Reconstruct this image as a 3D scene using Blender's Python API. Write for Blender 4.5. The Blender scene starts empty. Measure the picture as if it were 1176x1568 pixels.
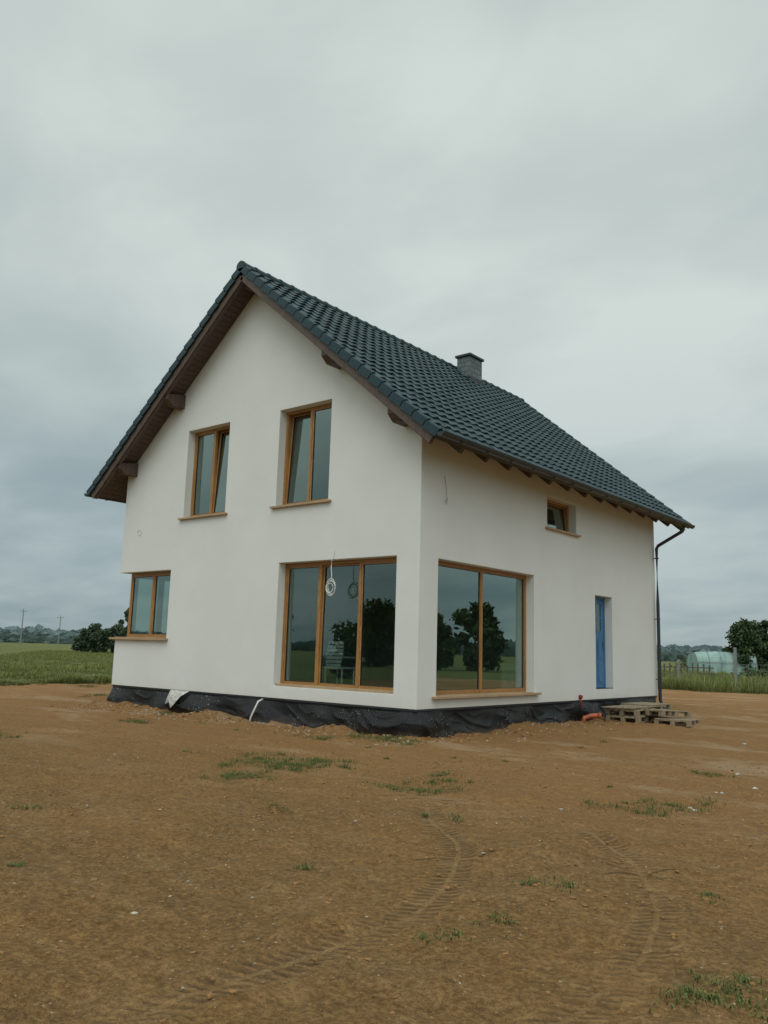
import bpy, bmesh, math, random
import numpy as np
from mathutils import Vector, Matrix
random.seed(7); rng=np.random.default_rng(11)
S=bpy.context.scene
S.view_settings.view_transform='Standard'; S.view_settings.look='None'; S.view_settings.exposure=0
col=S.collection

# ------------------------------------------------------------ node helpers
def newmat(name):
    m=bpy.data.materials.new(name); m.use_nodes=True
    nt=m.node_tree; b=nt.nodes['Principled BSDF']
    return m,nt,b
def N(nt,t,**k):
    n=nt.nodes.new(t)
    for a,v in k.items(): setattr(n,a,v)
    return n
def sock(nt,s,v):
    if isinstance(v,bpy.types.NodeSocket): nt.links.new(v,s)
    else: s.default_value=v
def math_(nt,op,a,b=0.0,c=None,clamp=False):
    n=N(nt,'ShaderNodeMath',operation=op); n.use_clamp=clamp
    sock(nt,n.inputs[0],a); sock(nt,n.inputs[1],b)
    if c is not None: sock(nt,n.inputs[2],c)
    return n.outputs[0]
def mixc(nt,f,a,b,mode='MIX'):
    n=N(nt,'ShaderNodeMix',data_type='RGBA',blend_type=mode)
    sock(nt,n.inputs[0],f)
    sock(nt,n.inputs[6],a if isinstance(a,bpy.types.NodeSocket) else (*a,1)[:4])
    sock(nt,n.inputs[7],b if isinstance(b,bpy.types.NodeSocket) else (*b,1)[:4])
    return n.outputs[2]
def noise(nt,vec,scale,detail=4,rough=.55,dist=0.0,out=0):
    n=N(nt,'ShaderNodeTexNoise'); sock(nt,n.inputs['Vector'],vec)
    n.inputs['Scale'].default_value=scale; n.inputs['Detail'].default_value=detail
    n.inputs['Roughness'].default_value=rough; n.inputs['Distortion'].default_value=dist
    return n.outputs[out]
def maprange(nt,v,a,b,c=0.,d=1.,smooth=True):
    n=N(nt,'ShaderNodeMapRange'); n.interpolation_type='SMOOTHSTEP' if smooth else 'LINEAR'
    sock(nt,n.inputs[0],v)
    for i,x in zip((1,2,3,4),(a,b,c,d)): sock(nt,n.inputs[i],x)
    return n.outputs[0]
def mapping(nt,vec,scale=(1,1,1),rot=(0,0,0),loc=(0,0,0)):
    n=N(nt,'ShaderNodeMapping'); nt.links.new(vec,n.inputs[0])
    n.inputs['Scale'].default_value=scale; n.inputs['Rotation'].default_value=rot; n.inputs['Location'].default_value=loc
    return n.outputs[0]
def bump(nt,b,h,strength=.5,dist=.01,prev=None):
    n=N(nt,'ShaderNodeBump'); n.inputs['Strength'].default_value=strength; n.inputs['Distance'].default_value=dist
    nt.links.new(h,n.inputs['Height'])
    if prev is not None: nt.links.new(prev,n.inputs['Normal'])
    if b is not None: nt.links.new(n.outputs[0],b.inputs['Normal'])
    return n.outputs[0]
def pos(nt): return N(nt,'ShaderNodeTexCoord').outputs['Object']
def simple(name,c,rough=.7,nscale=8,var=.2,bmp=0,bd=.003,metal=0,bscale=None,stretch=(1,1,1)):
    m,nt,b=newmat(name); p=mapping(nt,pos(nt),stretch)
    f=noise(nt,p,nscale,3,.6)
    f=maprange(nt,f,.3,.7)
    nt.links.new(mixc(nt,f,[x*(1-var) for x in c],[min(1,x*(1+var)) for x in c]),b.inputs['Base Color'])
    b.inputs['Roughness'].default_value=rough; b.inputs['Metallic'].default_value=metal
    if bmp: bump(nt,b,noise(nt,p,bscale or nscale*4,3,.6),bmp,bd)
    return m

# ------------------------------------------------------------ materials
def mat_plaster():
    m,nt,b=newmat('offwhite_plaster'); p=pos(nt)
    big=maprange(nt,noise(nt,p,.8,4,.6),.3,.7)
    c=mixc(nt,big,(.650,.645,.618),(.682,.680,.655))
    sep=N(nt,'ShaderNodeSeparateXYZ'); nt.links.new(p,sep.inputs[0])
    low=maprange(nt,math_(nt,'ADD',sep.outputs[2],math_(nt,'MULTIPLY',noise(nt,p,3,3),.5)),.70,1.05,1,0)
    c=mixc(nt,math_(nt,'MULTIPLY',low,.18),c,(.52,.42,.30))
    nt.links.new(c,b.inputs['Base Color']); b.inputs['Roughness'].default_value=.92
    b.inputs['Specular IOR Level'].default_value=.2
    h=noise(nt,p,150,2,.7); n1=bump(nt,None,h,.4,.003)
    bump(nt,b,noise(nt,p,2.2,2),.2,.02,n1)
    return m
def mat_dirt():
    m,nt,b=newmat('sandy_ground'); p=pos(nt)
    sep=N(nt,'ShaderNodeSeparateXYZ'); nt.links.new(p,sep.inputs[0])
    n1=maprange(nt,noise(nt,p,.16,4,.6,.3),.32,.68)
    n2=maprange(nt,noise(nt,p,1.0,5,.68,.5),.38,.62)
    n3=maprange(nt,noise(nt,mapping(nt,p,(.7,1.9,1),(0,0,math.radians(-40))),1.5,5,.72,.7),.42,.66)
    n4=maprange(nt,noise(nt,p,6.0,4,.72,.4),.53,.66)
    c=mixc(nt,n1,(.255,.130,.037),(.300,.152,.044))
    c=mixc(nt,math_(nt,'MULTIPLY',n2,.6),c,(.180,.096,.034))
    c=mixc(nt,math_(nt,'MULTIPLY',n3,.52),c,(.375,.228,.100))
    c=mixc(nt,math_(nt,'MULTIPLY',n4,.48),c,(.135,.070,.025))
    fine=maprange(nt,noise(nt,p,28,5,.8),.37,.65)
    c=mixc(nt,.50,c,mixc(nt,fine,(.095,.050,.018),(.405,.250,.105)))
    near=maprange(nt,noise(nt,p,.3,2),.2,.8,-2.,2.,False)
    far=maprange(nt,math_(nt,'ADD',sep.outputs[1],near),-7.5,-1.5)
    c=mixc(nt,math_(nt,'MULTIPLY',far,.40),c,(.355,.176,.070))
    pale=math_(nt,'MULTIPLY',maprange(nt,noise(nt,mapping(nt,p,(.35,1.0,1),(0,0,-.6)),.7,5,.65),.5,.66),far)
    c=mixc(nt,math_(nt,'MULTIPLY',pale,.6),c,(.43,.30,.18))
    vo=N(nt,'ShaderNodeTexVoronoi'); nt.links.new(p,vo.inputs['Vector']); vo.inputs['Scale'].default_value=30
    sc=N(nt,'ShaderNodeSeparateColor'); nt.links.new(vo.outputs['Color'],sc.inputs[0])
    dot=math_(nt,'MULTIPLY',math_(nt,'LESS_THAN',vo.outputs['Distance'],math_(nt,'MULTIPLY',sc.outputs[1],.28)),
              math_(nt,'GREATER_THAN',sc.outputs[0],maprange(nt,n2,0,1,.98,.78)))
    c=mixc(nt,math_(nt,'MULTIPLY',dot,.75),c,(.48,.40,.30))
    tm=N(nt,'ShaderNodeAttribute',attribute_name='trk').outputs['Fac']
    ta=N(nt,'ShaderNodeAttribute',attribute_name='trk_along').outputs['Fac']
    tc=N(nt,'ShaderNodeAttribute',attribute_name='trk_across').outputs['Fac']
    lug=math_(nt,'SINE',math_(nt,'ADD',math_(nt,'ADD',math_(nt,'MULTIPLY',ta,80.),math_(nt,'MULTIPLY',tc,34.)),math_(nt,'MULTIPLY',n2,.8)))
    # the two lug rows of the tyre, with a plain rib between them
    row=maprange(nt,math_(nt,'ABSOLUTE',tc),.012,.03)
    lugm=math_(nt,'MULTIPLY',math_(nt,'MULTIPLY',math_(nt,'MULTIPLY',lug,tm),row),maprange(nt,noise(nt,p,2.6,4,.65),.34,.58,.30,1))
    c=mixc(nt,math_(nt,'MULTIPLY',tm,.34),c,(.395,.245,.115))
    c=mixc(nt,math_(nt,'MULTIPLY',maprange(nt,lugm,-.05,-.7),.50),c,(.125,.066,.025))
    w=math_(nt,'MULTIPLY',math_(nt,'SUBTRACT',noise(nt,p,.55,4,.65),.5),5.)
    gx=maprange(nt,math_(nt,'ADD',sep.outputs[0],w),-19.9,-19.1,1,0)
    gy=maprange(nt,math_(nt,'ADD',sep.outputs[1],w),30.6,31.6)
    gb=maprange(nt,math_(nt,'ADD',sep.outputs[1],w),-24,-22,1,0)
    gr=maprange(nt,math_(nt,'ADD',sep.outputs[0],w),24,26)
    g=math_(nt,'MAXIMUM',math_(nt,'MAXIMUM',gx,gy),math_(nt,'MAXIMUM',gb,gr))
    gn=maprange(nt,noise(nt,mapping(nt,p,(.05,.18,1),(0,0,.5)),1.,5,.65,.5),.35,.65)
    gc=mixc(nt,gn,(.120,.132,.036),(.190,.182,.062))
    gc=mixc(nt,maprange(nt,noise(nt,p,2.,4,.75),.4,.62),gc,(.080,.095,.028))
    c=mixc(nt,g,c,gc)
    nt.links.new(c,b.inputs['Base Color']); b.inputs['Roughness'].default_value=.95
    b.inputs['Specular IOR Level'].default_value=.2
    h=bump(nt,None,noise(nt,p,8,6,.80,.3),1.0,.085)
    h=bump(nt,None,noise(nt,p,60,2,.7),.7,.012,h)
    bump(nt,b,lugm,1.0,.028,h)
    return m
def mat_wood(name,c1,c2,rough=.5,sc=6):
    m,nt,b=newmat(name); p=mapping(nt,pos(nt),(1,1,.15))
    f=maprange(nt,noise(nt,p,sc*4,4,.65,1.5),.3,.7)
    g=maprange(nt,noise(nt,pos(nt),1.7,2),.3,.7)
    c=mixc(nt,f,c1,c2); c=mixc(nt,math_(nt,'MULTIPLY',g,.3),c,[x*.6 for x in c1])
    nt.links.new(c,b.inputs['Base Color']); b.inputs['Roughness'].default_value=rough
    bump(nt,b,f,.15,.002)
    return m
def mat_tile():
    m,nt,b=newmat('anthracite_tile'); p=pos(nt)
    a=N(nt,'ShaderNodeAttribute',attribute_name='Col').outputs['Color']
    f=maprange(nt,noise(nt,p,14,4,.7),.3,.7)
    c=mixc(nt,f,(.65,.65,.65),(1.25,1.25,1.25))
    c=mixc(nt,1.0,a,c,'MULTIPLY')
    nt.links.new(c,b.inputs['Base Color'])
    b.inputs['Roughness'].default_value=.48
    b.inputs['Specular Tint'].default_value=(.66,.92,1,1)
    bump(nt,b,noise(nt,p,90,2,.7),.2,.002)
    return m
def mat_glass():
    m,nt,b=newmat('window_glass')
    nt.nodes.remove(b); o=nt.nodes['Material Output']
    g=N(nt,'ShaderNodeBsdfGlossy'); g.inputs['Color'].default_value=(.70,.88,.82,1); g.inputs['Roughness'].default_value=.0
    t=N(nt,'ShaderNodeBsdfTransparent'); t.inputs['Color'].default_value=(.50,.60,.56,1)
    lw=N(nt,'ShaderNodeLayerWeight'); lw.inputs['Blend'].default_value=.5
    fac=lw.outputs['Facing']
    f=math_(nt,'ADD',math_(nt,'MULTIPLY',math_(nt,'MULTIPLY',fac,fac),1.25),.11,clamp=True)
    mx=N(nt,'ShaderNodeMixShader'); nt.links.new(f,mx.inputs[0]); nt.links.new(t.outputs[0],mx.inputs[1]); nt.links.new(g.outputs[0],mx.inputs[2])
    nt.links.new(mx.outputs[0],o.inputs[0])
    return m
def mat_membrane():
    m,nt,b=newmat('dimple_membrane'); p=pos(nt)
    sep=N(nt,'ShaderNodeSeparateXYZ'); nt.links.new(p,sep.inputs[0])
    s=math_(nt,'ADD',sep.outputs[0],sep.outputs[1])
    d=math_(nt,'MULTIPLY',math_(nt,'SINE',math_(nt,'MULTIPLY',s,95.)),math_(nt,'SINE',math_(nt,'MULTIPLY',sep.outputs[2],95.)))
    dust=maprange(nt,math_(nt,'ADD',sep.outputs[2],math_(nt,'MULTIPLY',noise(nt,p,5,4,.7),.5)),.18,.42,1,0)
    c=mixc(nt,math_(nt,'MULTIPLY',dust,.3),(.006,.007,.008),(.14,.08,.04))
    spl=math_(nt,'MULTIPLY',maprange(nt,noise(nt,p,34,3,.6),.64,.68),maprange(nt,noise(nt,p,1.6,3),.47,.6))
    c=mixc(nt,spl,c,(.5,.48,.45))
    nt.links.new(c,b.inputs['Base Color']); b.inputs['Roughness'].default_value=.27
    b.inputs['Specular IOR Level'].default_value=.42
    h=bump(nt,None,d,.8,.010); bump(nt,b,noise(nt,p,3,2,.5,.8),.5,.06,h)
    return m
def mat_brick():
    m,nt,b=newmat('clinker_brick'); p=pos(nt)
    sep=N(nt,'ShaderNodeSeparateXYZ'); nt.links.new(p,sep.inputs[0])
    cb=N(nt,'ShaderNodeCombineXYZ'); nt.links.new(math_(nt,'ADD',sep.outputs[0],sep.outputs[1]),cb.inputs[0]); nt.links.new(sep.outputs[2],cb.inputs[1])
    br=N(nt,'ShaderNodeTexBrick'); nt.links.new(cb.outputs[0],br.inputs['Vector'])
    br.inputs['Color1'].default_value=(.06,.088,.09,1); br.inputs['Color2'].default_value=(.15,.18,.175,1); br.inputs['Mortar'].default_value=(.025,.03,.03,1)
    br.inputs['Scale'].default_value=1; br.inputs['Brick Width'].default_value=.30; br.inputs['Row Height'].default_value=.15; br.inputs['Mortar Size'].default_value=.012
    nt.links.new(mixc(nt,.3,br.outputs['Color'],mixc(nt,noise(nt,p,14,4),(.04,.05,.05),(.24,.27,.26))),b.inputs['Base Color'])
    b.inputs['Roughness'].default_value=.7
    bump(nt,b,math_(nt,'SUBTRACT',1,br.outputs['Fac']),.5,.01)
    return m
def mat_vcol(name,rough=.8):
    m,nt,b=newmat(name)
    a=N(nt,'ShaderNodeAttribute',attribute_name='Col').outputs['Color']
    nt.links.new(a,b.inputs['Base Color']); b.inputs['Roughness'].default_value=rough
    b.inputs['Specular IOR Level'].default_value=.15
    return m
PL=mat_plaster(); DIRT=mat_dirt(); TILE=mat_tile(); GL=mat_glass(); MEM=mat_membrane(); BRK=mat_brick()
OAK=mat_wood('golden_oak_frame',(.27,.125,.036),(.43,.215,.065),.4)
SILL=mat_wood('oak_sill',(.36,.235,.13),(.46,.32,.19),.55)
BRN=mat_wood('brown_stained_timber',(.066,.044,.033),(.115,.078,.056),.6,3)
PALW=mat_wood('weathered_pallet_wood',(.20,.15,.095),(.36,.28,.18),.85,5)
DARK=simple('anthracite_metal',(.018,.024,.028),.38,5,.15,.1)
GASK=simple('black_gasket',(.012,.012,.012),.6)
INT=simple('interior_plaster',(.42,.41,.38),.9,1.5,.12)
INTF=simple('interior_screed',(.25,.24,.22),.9,2,.2)
BLUE=simple('blue_painted_door',(.050,.165,.320),.4,3,.12,.05)
WHITE=simple('white_plastic',(.74,.74,.72),.5,10,.06)
CHAIR=simple('chair_plastic',(.50,.52,.50),.5,10,.08)
LINEM=simple('pencil_grey',(.40,.39,.36),.8)
FLEECE=simple('torn_fleece',(.46,.44,.40),.9,14,.3,.6,.01)
ORNG=simple('orange_pvc',(.36,.09,.035),.45,8,.2)
RED=simple('red_plastic',(.26,.025,.02),.5)
STONE=simple('pale_stone',(.40,.35,.28),.9,20,.3,.5,.01)
BARK=simple('bark',(.10,.075,.05),.9,12,.35,.6,.02)
LEAF=mat_vcol('foliage'); GRASSM=mat_vcol('grass_blades')
GALV=simple('grey_post',(.20,.20,.19),.7,9,.2)
def mat_poly():
    m,nt,b=newmat('polythene_film')
    f=maprange(nt,noise(nt,mapping(nt,pos(nt),(1.5,1.5,.5)),1.2,4,.6),.3,.7)
    nt.links.new(mixc(nt,f,(.16,.27,.24),(.28,.40,.36)),b.inputs['Base Color']); b.inputs['Roughness'].default_value=.5
    return m
POLY=mat_poly()

# ------------------------------------------------------------ mesh builder
class MB:
    def __init__(s,*mats): s.v=[];s.f=[];s.m=[];s.mats=list(mats)
    def add(s,vs,fs,mi=0):
        o=len(s.v); s.v+= [tuple(x) for x in vs]; s.f+=[tuple(i+o for i in f) for f in fs]; s.m+=[mi]*len(fs)
    def box(s,a,b,mi=0,P=None):
        vs=[(x,y,z) for x in (a[0],b[0]) for y in (a[1],b[1]) for z in (a[2],b[2])]
        if P: vs=[P(*q) for q in vs]
        s.add(vs,[(0,1,3,2),(4,6,7,5),(0,4,5,1),(2,3,7,6),(0,2,6,4),(1,5,7,3)],mi)
    def tube(s,pts,r,mi=0,n=10,r2=None,cap=True):
        pts=[Vector(p) for p in pts]; k=len(pts); rings=[]
        up=Vector((0,0,1))
        for i,p in enumerate(pts):
            t=(pts[min(i+1,k-1)]-pts[max(i-1,0)]).normalized()
            a=t.cross(up)
            if a.length<1e-3: a=t.cross(Vector((1,0,0)))
            a.normalize(); bb=t.cross(a).normalized()
            rr=r if r2 is None else r+(r2-r)*i/(k-1)
            rings.append([p+a*math.cos(2*math.pi*j/n)*rr+bb*math.sin(2*math.pi*j/n)*rr for j in range(n)])
        vs=[q for R_ in rings for q in R_]
        fs=[(i*n+j,i*n+(j+1)%n,(i+1)*n+(j+1)%n,(i+1)*n+j) for i in range(k-1) for j in range(n)]
        if cap: fs+=[tuple(range(n)),tuple((k-1)*n+j for j in range(n))]
        s.add(vs,fs,mi)
    def obj(s,name,parent=None,bevel=0,smooth=False,cols=None,recalc=True):
        me=bpy.data.meshes.new(name); me.from_pydata(s.v,[],s.f)
        for m in s.mats: me.materials.append(m)
        me.polygons.foreach_set('material_index',s.m)
        if recalc:
            bm=bmesh.new(); bm.from_mesh(me); bmesh.ops.recalc_face_normals(bm,faces=bm.faces); bm.to_mesh(me); bm.free()
        if smooth: me.polygons.foreach_set('use_smooth',[True]*len(me.polygons))
        if cols is not None:
            ca=me.color_attributes.new('Col','FLOAT_COLOR','POINT')
            ca.data.foreach_set('color',np.asarray(cols,dtype=np.float32).ravel())
        o=bpy.data.objects.new(name,me); col.objects.link(o)
        if parent: o.parent=parent
        if bevel:
            bv=o.modifiers.new('b','BEVEL'); bv.width=bevel; bv.segments=2; bv.limit_method='ANGLE'
        return o
def npobj(name,V,F,mat,C=None,parent=None,smooth=False):
    me=bpy.data.meshes.new(name); V=np.asarray(V,np.float32); F=np.asarray(F,np.int32)
    k=F.shape[1]
    me.vertices.add(len(V)); me.vertices.foreach_set('co',V.ravel())
    me.loops.add(F.size); me.loops.foreach_set('vertex_index',F.ravel())
    me.polygons.add(len(F)); me.polygons.foreach_set('loop_start',np.arange(0,F.size,k,dtype=np.int32))
    me.polygons.foreach_set('loop_total',np.full(len(F),k,np.int32))
    me.update(calc_edges=True); me.materials.append(mat)
    me.polygons.foreach_set('use_smooth',np.full(len(F),bool(smooth)))
    if C is not None:
        ca=me.color_attributes.new('Col','FLOAT_COLOR','POINT')
        ca.data.foreach_set('color',np.c_[C,np.ones(len(V))].astype(np.float32).ravel())
    o=bpy.data.objects.new(name,me); col.objects.link(o)
    if parent: o.parent=parent
    return o
def empty(name,loc=(0,0,0)):
    e=bpy.data.objects.new(name,None); e.location=loc; col.objects.link(e); return e

# ------------------------------------------------------------ house
W=9.4; L=11.1; CX=-4.7; RZ=9.93; SL=.843; ANG=math.atan(SL)
house=empty('white_gabled_house')
def roofz(x): return RZ-SL*abs(x-CX)
def prism(name,x0,x1,y0,y1,z0,drop):
    zt=lambda x: roofz(x)-drop
    pr=[(x0,z0),(x1,z0),(x1,zt(x1)),(CX,zt(CX)),(x0,zt(x0))]
    mb=MB(PL); vs=[(x,y0,z) for x,z in pr]+[(x,y1,z) for x,z in pr]
    mb.add(vs,[(0,1,2,3,4),(9,8,7,6,5)]+[(i,i+5,(i+1)%5+5,(i+1)%5) for i in range(5)])
    return mb.obj(name)
wall=prism('walls',-W,0,0,L,.5,.16)
inner=prism('cut_in',-W+.42,-.42,.42,L-.42,.72,.45)
G=[(-7.0,-5.5,4.46,6.57),(-3.85,-2.33,4.46,6.57),(-3.66,-.53,.74,3.25)]
SD=[(.59,4.19,.72,3.23),(4.79,6.24,4.38,5.10),(7.22,8.20,.74,3.01)]
cuts=MB(PL)
for a,b,c,d in G: cuts.box((a,-1,c),(b,.7,d))
for a,b,c,d in SD: cuts.box((-.7,a,c),(1,b,d))
cuts=cuts.obj('cut_a')
cc=MB(PL); vs=[(-10,-1),(-7.33,-1),(-7.33,.7),(-8.7,.7),(-8.7,1.9),(-10,1.9)]
cc.add([(x,y,1.65) for x,y in vs]+[(x,y,3.25) for x,y in vs],[(0,1,2,3,4,5),(11,10,9,8,7,6)]+[(i,i+6,(i+1)%6+6,(i+1)%6) for i in range(6)])
cc=cc.obj('cut_b')
for c in (inner,cuts,cc):
    m=wall.modifiers.new('x','BOOLEAN'); m.operation='DIFFERENCE'; m.solver='EXACT'; m.object=c
dg=bpy.context.evaluated_depsgraph_get()
me=bpy.data.meshes.new_from_object(wall.evaluated_get(dg)); wall.modifiers.clear(); wall.data=me
for c in (inner,cuts,cc): bpy.data.objects.remove(c)
wall.parent=house
bv=wall.modifiers.new('b','BEVEL'); bv.width=.012; bv.segments=2; bv.limit_method='ANGLE'
# interior
mb=MB(INT,INTF)
mb.box((-W+.43,.43,3.45),(-.43,L-.43,3.72),0)
mb.box((-W+.43,.43,.722),(-.43,L-.43,.735),1)
mb.box((-W+.43,6.0,.736),(-.43,6.15,3.449),0)
mb.box((-6.3,2.2,.736),(-6.15,5.99,3.449),0)
mb.box((-5.0,.43,3.721),(-4.85,8,7.6),0)
mb.box((-W+.43,5.2,3.721),(-5.01,5.35,7.2),0)
mb.box((-4.84,4.2,3.721),(-.43,4.35,5.6),0)
mb.obj('interior_walls',house)
mb=MB(CHAIR,INTF)
# pale garden chair seen through the terrace window
cx,cy=-2.58,.80
mb.box((cx-.24,cy-.2,1.12),(cx+.24,cy+.22,1.16))
for i in range(7):
    z=1.16+i*.075; yb=cy-.2+(i*.012)
    mb.box((cx-.23+.01*abs(i-3),yb,z),(cx+.23-.01*abs(i-3),yb+.025,z+.06))
for a in (-.24,.21):
    for b in (-.18,.18): mb.box((cx+a,cy+b,.74),(cx+a+.03,cy+b+.03,1.12))
    mb.box((cx+a,cy-.2,1.34),(cx+a+.04,cy+.2,1.37))
mb.box((-.95,4.4,.74),(-.6,4.9,1.3),0); mb.tube([(-1.6,2.6,.74),(-1.6,2.6,1.05)],.14,0,14)
mb.obj('interior_furniture',house,.005)

Pg=lambda u,w,v:(u,w,v)
Ps=lambda u,w,v:(-w,u,v)
Pl=lambda u,w,v:(-W+w,u,v)
def window(name,P,u0,u1,v0,v1,w,panes,fr=.055,sa=.055):
    mb=MB(OAK,GL,GASK)
    def ring(a,b,c,d,t,w0,w1,mi,tilt=0,c0=0):
        Q=(lambda u,ww,v:P(u,ww+(v-c0)*tilt,v)) if tilt else P
        mb.box((a,w0,c),(a+t,w1,d),mi,Q); mb.box((b-t,w0,c),(b,w1,d),mi,Q)
        mb.box((a+t,w0,c),(b-t,w1,c+t),mi,Q); mb.box((a+t,w0,d-t),(b-t,w1,d),mi,Q)
    ring(u0+.002,u1-.002,v0+.002,v1-.002,fr,w,w+.075,0)
    for k,(a,b,tilt) in enumerate(panes):
        if k: mb.box((a-.03,w+.001,v0+fr),(a+.03,w+.074,v1-fr),0,P)
        A=a+(.012 if k else fr-.018); B=b-(fr-.018 if k==len(panes)-1 else .012)
        C=v0+fr-.018; D=v1-fr+.018
        ww=w+.012 if not tilt else w+.03
        ring(A,B,C,D,sa,ww,ww+.07,0,tilt,C)
        ring(A+sa,B-sa,C+sa,D-sa,.008,ww+.006,ww+.05,2,tilt,C)
        Q=(lambda u,q,v:P(u,q+(v-C)*tilt,v)) if tilt else P
        q=ww+.022
        mb.add([Q(A+sa,q,C+sa),Q(B-sa,q,C+sa),Q(B-sa,q,D-sa),Q(A+sa,q,D-sa)],[(0,1,2,3)],1)
    return mb.obj(name,house,.003)
window('upper_window_small',Pg,-7.0,-5.5,4.46,6.57,.2,[(-7.0,-6.25,0),(-6.25,-5.5,.05)])
window('upper_window_tall',Pg,-3.85,-2.33,4.46,6.57,.2,[(-3.85,-3.09,.05),(-3.09,-2.33,0)])
window('terrace_window',Pg,-3.66,-.53,.74,3.25,.2,[(-3.66,-2.64,0),(-2.64,-1.58,.012),(-1.58,-.53,0)],.065,.055)
window('corner_window_front',Pg,-9.2,-7.33,1.65,3.24,.2,[(-9.2,-8.25,0),(-8.25,-7.33,0)])
window('corner_window_side',Pl,.277,1.9,1.65,3.24,.2,[(.277,1.08,0),(1.08,1.9,0)])
window('picture_window',Ps,.59,4.19,.72,3.23,.2,[(.59,2.40,0),(2.40,4.19,0)],.06,.045)
window('small_side_window',Ps,4.79,6.24,4.38,5.10,.2,[(4.79,6.24,.10)])
mb=MB(SILL)
def sill(P,u0,u1,v,w=.2,ext=.1,out=-.08):
    mb.box((u0-ext,out,v-.045),(u1+ext,-.001,v-.002),0,P); mb.box((u0+.002,0,v-.03),(u1-.002,w+.02,v+.006),0,P)
sill(Pg,-7.0,-5.5,4.46); sill(Pg,-3.85,-2.33,4.46)
sill(Ps,.59,4.19,.72,.2,.14,-.10); sill(Ps,4.79,6.24,4.38)
mb.box((-3.655,.06,.742),(-.535,.21,.79),0)
mb.box((-9.52,-.10,1.60),(-7.25,-.002,1.648)); mb.box((-9.52,-.0015,1.60),(-9.402,1.98,1.648)); mb.box((-9.398,.0,1.651),(-7.335,.21,1.665)); mb.box((-9.398,.2105,1.651),(-9.19,1.89,1.665))
mb.obj('window_sills',house,.004)
# door
mb=MB(BLUE,GL,DARK)
u0,u1,v0,v1,w=7.22,8.20,.74,3.01,.2
for a in ((u0+.002,v0,u0+.07,v1-.002),(u1-.07,v0,u1-.002,v1-.002),(u0+.07,v1-.07,u1-.07,v1-.002)): mb.box((a[0],w,a[1]),(a[2],w+.08,a[3]),0,Ps)
mb.box((u0+.072,w+.015,v0+.02),(u1-.072,w+.06,2.05),0,Ps)
mb.box((u0+.072,w+.015,2.05),(u0+.2,w+.06,v1-.075),0,Ps); mb.box((u1-.2,w+.015,2.05),(u1-.072,w+.06,v1-.075),0,Ps)
mb.box((u0+.2,w+.015,v1-.18),(u1-.2,w+.06,v1-.075),0,Ps); mb.box((u0+.2,w+.015,2.05),(u1-.2,w+.06,2.15),0,Ps)
mb.add([Ps(u0+.2,w+.035,2.15),Ps(u1-.2,w+.035,2.15),Ps(u1-.2,w+.035,v1-.18),Ps(u0+.2,w+.035,v1-.18)],[(0,1,2,3)],1)
mb.box((7.695,w+.01,2.15),(7.725,w+.05,v1-.18),0,Ps); mb.box((u0+.2,w+.012,2.47),(u1-.2,w+.05,2.50),0,Ps)
for a,b in ((.86,1.35),(1.45,1.95)):
    for c,d in ((7.38,7.66),(7.76,8.04)):
        mb.box((c,w+.003,a),(d,w+.02,b),0,Ps); mb.box((c+.04,w-.008,a+.04),(d-.04,w+.004,b-.04),0,Ps)
mb.box((8.03,w-.0,1.70),(8.07,w+.014,1.90),2,Ps); mb.tube([Ps(8.05,w,1.82),Ps(8.05,w-.055,1.82),Ps(7.93,w-.055,1.82)],.010,2,8)
mb.box((u0+.002,.0,.7405),(u1-.002,w+.05,.755),2,Ps)
mb.obj('blue_front_door',house,.004)

# plinth membrane
def membrane():
    path=[]
    corners=[(-W+.05,.05),(-.05,.05),(-.05,L-.05),(-W+.05,L-.05)]
    nrm=[(0,-1),(1,0),(0,1),(-1,0)]
    for i in range(4):
        a=corners[i];b=corners[(i+1)%4];ln=math.hypot(b[0]-a[0],b[1]-a[1]);n=int(ln/.04)
        for k in range(n):
            t=k/n; path.append((a[0]+(b[0]-a[0])*t,a[1]+(b[1]-a[1])*t,nrm[i],min(t,1-t)*ln))
    zs=[.505,.47,.44,.41,.38,.35,.32,.29,.26,.23,.20,.17,.14,.11,.08,.04,-.08]
    from mathutils import noise as mn
    n=len(path); V=[];F=[]
    for (x,y,nn,e) in path:
        s=x+y
        for z in zs:
            k=(.505-z)
            bulge=max(-.01,(.35+mn.noise(Vector((s*.9,7,z*1.5))))*.22*min(1,k*3.2))
            bulge+=mn.noise(Vector((s*3+z*5,2,z*4)))*.026*min(1,k*6)
            q=mn.noise(Vector((s*1.1,1,z*1.2)))
            bulge+=(1-abs(math.sin(z*9+s*.9+q*7)))**5*.055*min(1,k*5)
            V.append((x+nn[0]*bulge,y+nn[1]*bulge,z))
    m=len(zs)
    for i in range(n):
        j=(i+1)%n
        for k in range(m-1): F.append((i*m+k,i*m+k+1,j*m+k+1,j*m+k))
    npobj('foundation_membrane',V,F,MEM,parent=house,smooth=True)
membrane()
mb=MB(WHITE,FLEECE,ORNG,RED,DARK)
mb.box((-W+.02,.02,.45),(-.02,L-.02,.4995),4)
fl=[(-6.98,-.03,.50),(-6.30,-.03,.50),(-6.42,-.18,.38),(-6.55,-.23,.22),(-6.62,-.28,.12),(-6.74,-.23,.24),(-6.85,-.26,.20),(-6.90,-.16,.36),(-6.7,-.29,.36)]
mb.add(fl,[(0,8,7),(0,1,8),(1,2,8),(2,3,8),(3,4,8),(4,5,8),(5,6,8),(6,7,8)],1)
mb.tube([(-3.92,-.02,.46),(-3.90,-.16,.42),(-3.92,-.22,.28),(-3.99,-.25,.12),(-4.02,-.26,-.02)],.018,0,8)
mb.tube([(.16,6.15,-.02),(.18,6.2,.12),(.30,6.3,.17),(.44,6.42,.18)],.055,2,14)
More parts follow.
